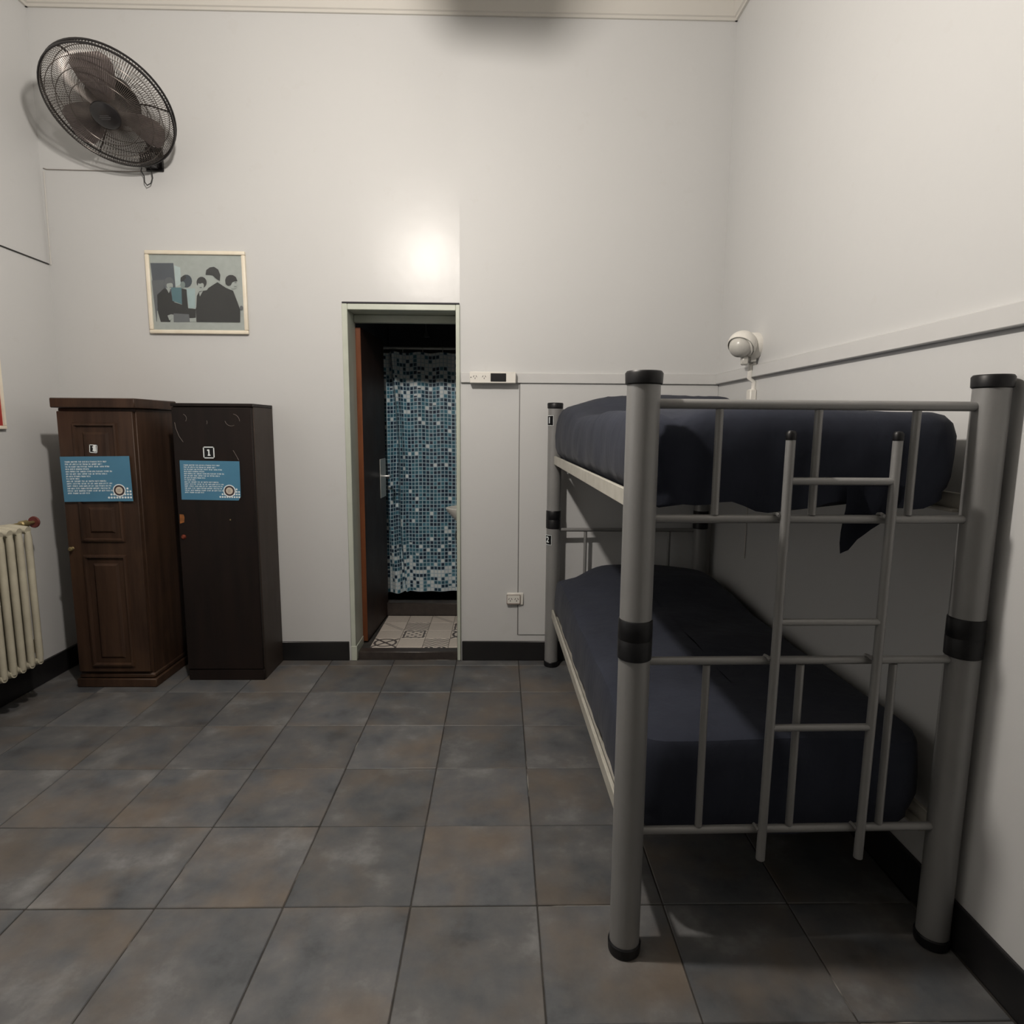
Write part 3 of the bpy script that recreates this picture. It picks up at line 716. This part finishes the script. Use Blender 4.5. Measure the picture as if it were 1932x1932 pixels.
# ---- outlets
M_SLOT = flat('socket_slot', (.05, .04, .04)); M_SLOTBR = flat('socket_outline', (.16, .09, .06))
os_ = empty('power_outlet', (-.042, YB-.017, 1.614)); tag(os_, 'long white outlet box with two sockets and a black window on the back wall rail', 'outlet')
box('casing', (-.125, -.036, -.030), (.125, -.0, .030), M_WHITEP, os_, .003)
def sock(parent, x, y, z, s=.011, mat=M_SLOT):
    bm = bmesh.new()
    for dx, a in ((-.62, .5), (.62, -.5)):
        q = bmesh.new(); bm_box(q, (-s*.12, -.0006, -s*.42), (s*.12, .0006, s*.42)); bmesh.ops.transform(q, matrix=Matrix.Translation((x+dx*s, y, z+s*.25)) @ Matrix.Rotation(a, 4, 'Y'), verts=q.verts)
        t = bpy.data.meshes.new('t'); q.to_mesh(t); q.free(); bm.from_mesh(t); bpy.data.meshes.remove(t)
    bm_box(bm, (x-s*.13, y-.0006, z-s*.95), (x+s*.13, y+.0006, z-s*.25))
    return finish('socket', bm, mat, parent)
sock(os_, -.096, -.0362, .002, .012); sock(os_, -.047, -.0362, .002, .012)
lathe('indicator', [(0, .001), (.003, .001), (.003, 0)], M_SLOT, os_, Matrix.Translation((-.118, -.036, -.0)) @ Matrix.Rotation(PI/2, 4, 'X'), 8)
box('black_window', (-.012, -.0385, -.022), (.072, -.035, .022), M_BLACKP, os_, .002)
ob = empty('power_outlet', (.083, YB-.006, .372)); tag(ob, 'small double socket low on the back wall beside the bunk bed leg', 'outlet')
box('back_box', (-.040, -.010, -.036), (.054, .004, .034), M_WHITEP, ob, .003)
box('cover_plate', (-.042, -.017, -.028), (.036, -.0102, .026), M_WHITEP, ob, .003)
bm = bmesh.new()
for lo_, hi_ in (((-.042, -.0285), (.036, -.026)), ((-.042, .0235), (.036, .026)), ((-.042, -.0285), (-.0395, .026)), ((.0335, -.0285), (.036, .026))): bm_box(bm, (lo_[0], -.0178, lo_[1]), (hi_[0], -.0165, hi_[1]))
finish('outline', bm, M_SLOTBR, ob)
for x in (-.021, .015):
    sock(ob, x, -.0172, -.002, .013); 
# ---- white wall sensor lamp on the right wall, its conduit and little box
sl = empty('wall_light', (XR, 2.98, 1.735)); tag(sl, 'white ball-headed wall fixture with grey dome, on the right wall above the bunk', 'wall light')
RXm = Matrix.Rotation(-PI/2, 4, 'Y')
lathe('base', [(0, .0), (.060, 0), (.062, .012), (.060, .045), (.052, .055), (0, .057)], M_WHITEP, sl, RXm, 28)
HM = Matrix.Translation((-.085, -.03, .0)) @ Vector((-.72, -.45, -.52)).to_track_quat('Z', 'Y').to_matrix().to_4x4()
lathe('head', [(0, -.060), (.035, -.050), (.056, -.022), (.060, 0), (.058, .012), (.052, .014)], M_WHITEP, sl, HM, 28)
lathe('dome', [(.052, .012), (.050, .028), (.038, .048), (.020, .058), (0, .061)], M_GREYP, sl, HM, 28)
hd = (HM.to_3x3() @ Vector((0, 0, 1))).normalized(); hc = HM.translation
hq = Matrix.Translation(hc) @ (-(hd + Vector((0, -.25, -.55)))).to_track_quat('Z', 'Y').to_matrix().to_4x4()
lathe('hood', [(.0655*math.sin(math.radians(a)), .0655*math.cos(math.radians(a))) for a in range(0, 106, 7)] + [(.060, -.0175)], M_WHITEP, sl, hq, 32)
tube('neck', [(-.045, 0, 0), (-.075, -.02, 0)], .03, M_WHITEP, sl, 14)
box('adjuster', (-.085, -.045, -.092), (-.055, -.015, -.05), M_GREYP, sl, .006)
box('adjuster', (-.045, -.03, -.078), (-.012, .03, -.045), M_GREYP, sl, .006)
tag(tube('conduit', [(XR-.006, 2.98, 1.655), (XR-.028, 2.98, 1.648), (XR-.030, 2.98, 1.585), (XR-.008, 2.98, 1.57), (XR-.008, 2.98, 1.535)], (.011), M_WHITEP, sides=10), 'short white conduit running down from the wall fixture over the rail', 'conduit')
jb = box('junction_box', (XR-.032, 2.955, 1.44), (XR, 3.005, 1.535), M_WHITEP, bev=.005); tag(jb, 'small white box on the right wall just behind the top bed rail', 'junction box')
tag(tube('conduit', [(XR-.004, 2.98, 1.44), (XR-.004, 2.98, .9), (XR-.004, 2.98, .72)], .004, M_CABLE_W, sides=6), 'thin pale cable going down the right wall behind the bunk', 'conduit')

# ================================================================ BUNK BED
BR = math.radians(.97); BO = Vector((.330, 1.455, 0)); BW, BL, PR = .825, 1.955, .0385
bed = empty('bunk_bed', BO, BR); tag(bed, 'grey tubular metal bunk bed with thick round posts and a ladder at its near end', 'bunk bed')
def post(x, y):
    p = tube('post', [(x, y, .012), (x, y, .80), (x, y, 1.455)], PR, M_BED, bed, 28)
    T = Matrix.Translation((x, y, 0))
    lathe('foot_cap', [(0, 0), (.038, 0), (.0415, .004), (.0425, .028), (.0395, .032)], M_BLACKP, p, T, 28)
    lathe('top_cap', [(.0392, 1.449), (.0425, 1.452), (.0435, 1.475), (.040, 1.480), (.02, 1.4815), (0, 1.482)], M_BLACKP, p, T, 28)
    lathe('collar', [(.039, .795), (.0412, .797), (.0415, .843), (.0405, .8445), (.0415, .846), (.0412, .892), (.039, .895)], M_BLACKP, p, T, 28)
    return p
posts = {(i, j): post(BW*i, BL*j) for i in (0, 1) for j in (0, 1)}
for j in (0, 1):
    y = BL*j
    for z, r in ((1.407, .0115), (1.138, .0105), (.786, .0105), (.336, .0105)):
        tube('cross_rail', [(PR*.9, y, z), (BW-PR*.9, y, z)], r, M_BED, bed, 12)
    for z0, z1 in ((1.1485, 1.396), (.3465, .7755)):
        for x in (.180, .415, .650): tube('bar', [(x, y, z0), (x, y, z1)], .0095, M_BED, bed, 10)
for z in (1.150, .293):
    for x, s in ((0, 1), (BW, -1)):
        bm = bmesh.new()
        bm_box(bm, (min(x-s*.006, x+s*.006), PR*.8, z), (max(x-s*.006, x+s*.006), BL-PR*.8, z+.045), .002)
        bm_box(bm, (min(x+s*.006, x+s*.036), PR, z), (max(x+s*.006, x+s*.036), BL-PR, z+.006))
        finish('side_rail', bm, M_RAIL, bed, True, label='pale worn flat side rail')
    sm = None
    for k in range(10):
        y = .235+k*.17
        if sm is None: sm = box('slat', (.040, 0, z+.0065), (BW-.040, .07, z+.020), M_SLAT, bed, .002); sm.location = (0, y, 0)
        else: copy_part(sm, bed, (0, y, 0))
lad = box  # ladder: two uprights with three rungs, hung on the near rails
LX0, LX1, LY = .340, .593, -.026
ladder = tube('ladder', [(LX0-.006, LY, .27), (LX0-.002, LY, .8), (LX0, LY, 1.327)], .0110, M_BED, bed, 12)
tube('upright', [(LX1-.006, LY, .27), (LX1-.002, LY, .8), (LX1, LY, 1.327)], .0110, M_BED, ladder, 12)
for z in (1.231, .891, .622): tube('rung', [(LX0-.002, LY, z), (LX1-.002, LY, z)], .0090, M_BED, ladder, 10)
for x in (LX0, LX1):
    lathe('end_cap', [(.0115, 1.326), (.012, 1.329), (.012, 1.342), (.008, 1.347), (0, 1.348)], M_BLACKP, ladder, Matrix.Translation((x, LY, 0)), 14)
    for z in (1.138, .786, .336): tube('hook', [(x-.016, LY-.0, z+.012), (x-.016, LY+.012, z+.015), (x-.016, LY+.026, z+.013), (x-.016, LY+.030, z+.004)], .004, M_BED, ladder, 6)
# number stickers wrapped on the far left post
for z, d in ((1.385, '1'), (.733, '2')):
    bm = bmesh.new(); pts = []
    for zz in (-.026, .026): pts.append([bm.verts.new((math.cos(a)*(PR+.0012), BL+math.sin(a)*(PR+.0012), z+zz)) for a in [math.radians(172+ (250-172)*q/8) for q in range(9)]])
    for q in range(8): bm.faces.new((pts[0][q], pts[0][q+1], pts[1][q+1], pts[1][q]))
    bmesh.ops.solidify(bm, geom=bm.faces[:], thickness=.0006)
    st = finish('number_sticker', bm, M_BLACKP, posts[(0, 1)], label='small black sticker with white outline and the number ' + d)
    bm = bmesh.new(); rr = PR+.0016
    bm_tube(bm, [(math.cos(math.radians(a))*rr, BL+math.sin(math.radians(a))*rr, z+zz) for a, zz in [(172, -.026), (198, -.026), (224, -.026), (250, -.026), (250, 0), (250, .026), (224, .026), (198, .026), (172, .026), (172, 0), (172, -.026)]], .0016, 4)
    finish('outline', bm, M_WHITEPRINT, posts[(0, 1)])
    a = math.radians(214)
    Mt = Matrix.Translation((math.cos(a)*(PR+.0014), BL+math.sin(a)*(PR+.0014), z)) @ Matrix.Rotation(a+PI/2, 4, 'Z') @ Matrix.Rotation(PI/2, 4, 'X')
    text_mesh('digit', d, .046, Mt, M_WHITEPRINT, posts[(0, 1)], .001)

# ---- mattresses in dark fitted sheets
def rrect(x0, x1, y0, y1, r, n=140):
    """points evenly around a rounded rectangle"""
    segs = []; 
    for cx, cy, a0 in ((x1-r, y0+r, -90), (x1-r, y1-r, 0), (x0+r, y1-r, 90), (x0+r, y0+r, 180)):
        segs += [(cx+r*math.cos(math.radians(a0+90*k/10)), cy+r*math.sin(math.radians(a0+90*k/10))) for k in range(11)]
    segs.append(segs[0]); L = [0]
    for a, b in zip(segs, segs[1:]): L.append(L[-1]+math.dist(a, b))
    out = []; j = 0
    for k in range(n):
        s = L[-1]*k/n
        while L[j+1] < s: j += 1
        t = (s-L[j])/max(1e-9, L[j+1]-L[j]); out.append(tuple(a+(b-a)*t for a, b in zip(segs[j], segs[j+1])))
    return out
def mattress_mesh(x0, x1, y0, y1, z0, ztop, top_fn, seed, wr=.004, drop=None, crisp=False):
    rnd = random.Random(seed); ph = [rnd.uniform(0, 6) for _ in range(8)]
    bm = bmesh.new(); rings = []; H = ztop-z0
    side = [(.032, 0), (.021, .03), (.020, .105), (.006, .16), (-.004, .28), (-.006, .5), (-.003, .72), (.006, .86), (.022, .95), (.046, .99)]
    if crisp: side[-3:] = [(.002, .90), (.009, .965), (.026, .993)]
    ins = [(i, h) for i, h in side] + [(.075, 1), (.11, 1), (.16, 1), (.22, 1), (.29, 1), (.36, 1)]
    n = 168
    for i, h in ins:
        r = max(.015, .10-max(0, i)*.7); d = max(i, -.01)
        ring = []
        for k, (x, y) in enumerate(rrect(x0+d, x1-d, y0+d, y1-d, min(r, (x1-x0)/2-d-.002), n)):
            s = k/n*2*PI
            if h < 1:
                a = wr*(math.sin(13*s+ph[0]+h*4)+.7*math.sin(29*s+ph[1]-h*6)+.35*math.sin(53*s+ph[2]+h*5)*math.sin(3*s+ph[5]))*min(1, (1-h)*2.5)*min(1, h*4+.3)
                cx, cy = (x0+x1)/2, (y0+y1)/2; q = Vector((x-cx, (y-cy)*.4, 0)).normalized(); x += q.x*a; y += q.y*a
            z = z0 + H*h + (top_fn(x, y)*(h**1.3)) + (.0035*math.sin(9*x+7*y+ph[3])+.003*math.sin(17*y-11*x+ph[4]))*h
            if drop and h < .2 and d > 0: y -= d*.9*(1-smooth01(y0+.05, y0+.12, y))
            if drop and h < .2: z -= drop(x)*(1-smooth01(y0+.01, y0+.07, y))*(1-h/.5)
            ring.append(bm.verts.new((x, y, z)))
        rings.append(ring)
    for A_, B_ in zip(rings, rings[1:]):
        for k in range(n): bm.faces.new((A_[k], A_[(k+1) % n], B_[(k+1) % n], B_[k]))
    bm.faces.new(rings[0][::-1])
    last = rings[-1]; cx = sum(v.co.x for v in last)/n
    mid = [bm.verts.new((cx, v.co.y, v.co.z)) for v in last]
    for k in range(n): bm.faces.new((last[k], last[(k+1) % n], mid[(k+1) % n], mid[k]))
    bmesh.ops.remove_doubles(bm, verts=bm.verts[:], dist=.0004)
    return bm
def smooth01(a, b, v):
    t = min(1, max(0, (v-a)/(b-a))); return t*t*(3-2*t)
def place(o):
    o.location = BO; o.rotation_euler = (0, 0, BR); return o
up_fn = lambda x, y: .105*smooth01(1.20, 1.62, y)*(1-.55*smooth01(1.78, 1.93, y))*(.45+.55*smooth01(.0, .25, x)) - .022*math.exp(-((x-.10)/.035)**2)*math.exp(-((y-.06)/.06)**2)
um = place(finish('mattress', mattress_mesh(-.004, .822, .032, BL-.045, 1.1715, 1.402, up_fn, 3, .0035, lambda x: .006+.007*math.sin(21*x+.5)+.005*math.sin(47*x)+.010*math.exp(-((x-.34)/.07)**2)), M_SHEET, None, True))
tag(um, 'upper bunk mattress in a dark navy fitted sheet, hump at far end', 'mattress', 'mattresses on the bunk bed')
# the loose corner of the sheet that hangs below the rail
bm = bmesh.new()
def tail_pt(u, v):      # u across, v down
    zt, zb = 1.215, 1.046
    w_ = [(.505, .662), (.508, .655), (.508, .640), (.504, .615), (.503, .575), (.506, .548), (.513, .532)]
    i = v*6; j = min(5, int(i)); f = i-j
    a = w_[j][0]*(1-f)+w_[j+1][0]*f; b = w_[j][1]*(1-f)+w_[j+1][1]*f
    x = a+(b-a)*u
    return (x, .022+.006*math.sin(x*60+v*2)-.012*v+.02*v*v, zt+(zb-zt)*v + .012*(u*v if v < .8 else u*.8))
G = [[bm.verts.new(tail_pt(i/8, j/12)) for i in range(9)] for j in range(13)]
for j in range(12):
    for i in range(8): bm.faces.new((G[j][i], G[j][i+1], G[j+1][i+1], G[j+1][i]))
bmesh.ops.solidify(bm, geom=bm.faces[:], thickness=.002)
finish('sheet_corner', bm, M_SHEET, um, True, label='loose dark sheet corner hanging down')
low_fn = lambda x, y: .045*smooth01(1.15, 1.65, y)*smooth01(.0, .25, x) - .06*smooth01(1.72, 1.92, y)*(1-smooth01(.05, .3, x)) - .014*smooth01(.55, .8, x)
lm = place(finish('mattress', mattress_mesh(.004, .815, .040, BL-.05, .3145, .560, low_fn, 8, .0025, lambda x: .006+.005*math.sin(15*x)+.02*math.exp(-((x-.40)/.16)**2), True), M_SHEET, None, True))
tag(lm, 'lower bunk mattress in a dark navy fitted sheet, half in shade', 'mattress', 'mattresses on the bunk bed')

# ================================================================ CEILING FAN WITH LAMP (above the frame; it lights the room)
cf = empty('ceiling_fan', (LAMP.x, LAMP.y, ZC)); tag(cf, 'pale three-blade ceiling fan with a lamp below its hub, above the room', 'ceiling fan')
zt = LAMP.z+.172-ZC
lathe('canopy', [(0, 0), (.07, 0), (.065, -.04), (.02, -.06), (0, -.06)], M_WHITEP, cf)
tube('down_rod', [(0, 0, -.05), (0, 0, zt+.095)], .012, M_WHITEP, cf, 10)
lathe('motor', [(0, zt+.10), (.08, zt+.09), (.10, zt+.05), (.10, zt+.01), (.07, zt-.02), (0, zt-.025)], M_WHITEP, cf)
lathe('lamp_holder', [(0, zt-.02), (.03, zt-.025), (.025, zt-.075), (0, zt-.076)], M_WHITEP, cf)
az0 = math.atan2(1.89, .58)
for k in range(3):
    bm = bmesh.new(); rows = []
    for r, h in ((.09, .03), (.16, .06), (.3, .078), (.5, .088), (.60, .085), (.63, .06)):
        rows.append([bm.verts.new((r, h*s, zt+.015*s*.6)) for s in (-1, -.3, .3, 1)])
    for A_, B_ in zip(rows, rows[1:]):
        for q in range(3): bm.faces.new((A_[q], A_[q+1], B_[q+1], B_[q]))
    bmesh.ops.solidify(bm, geom=bm.faces[:], thickness=.006)
    bmesh.ops.rotate(bm, cent=(0, 0, 0), matrix=Matrix.Rotation(az0+k*2*PI/3, 3, 'Z'), verts=bm.verts)
    finish('fan_blade', bm, M_WHITEP, cf)
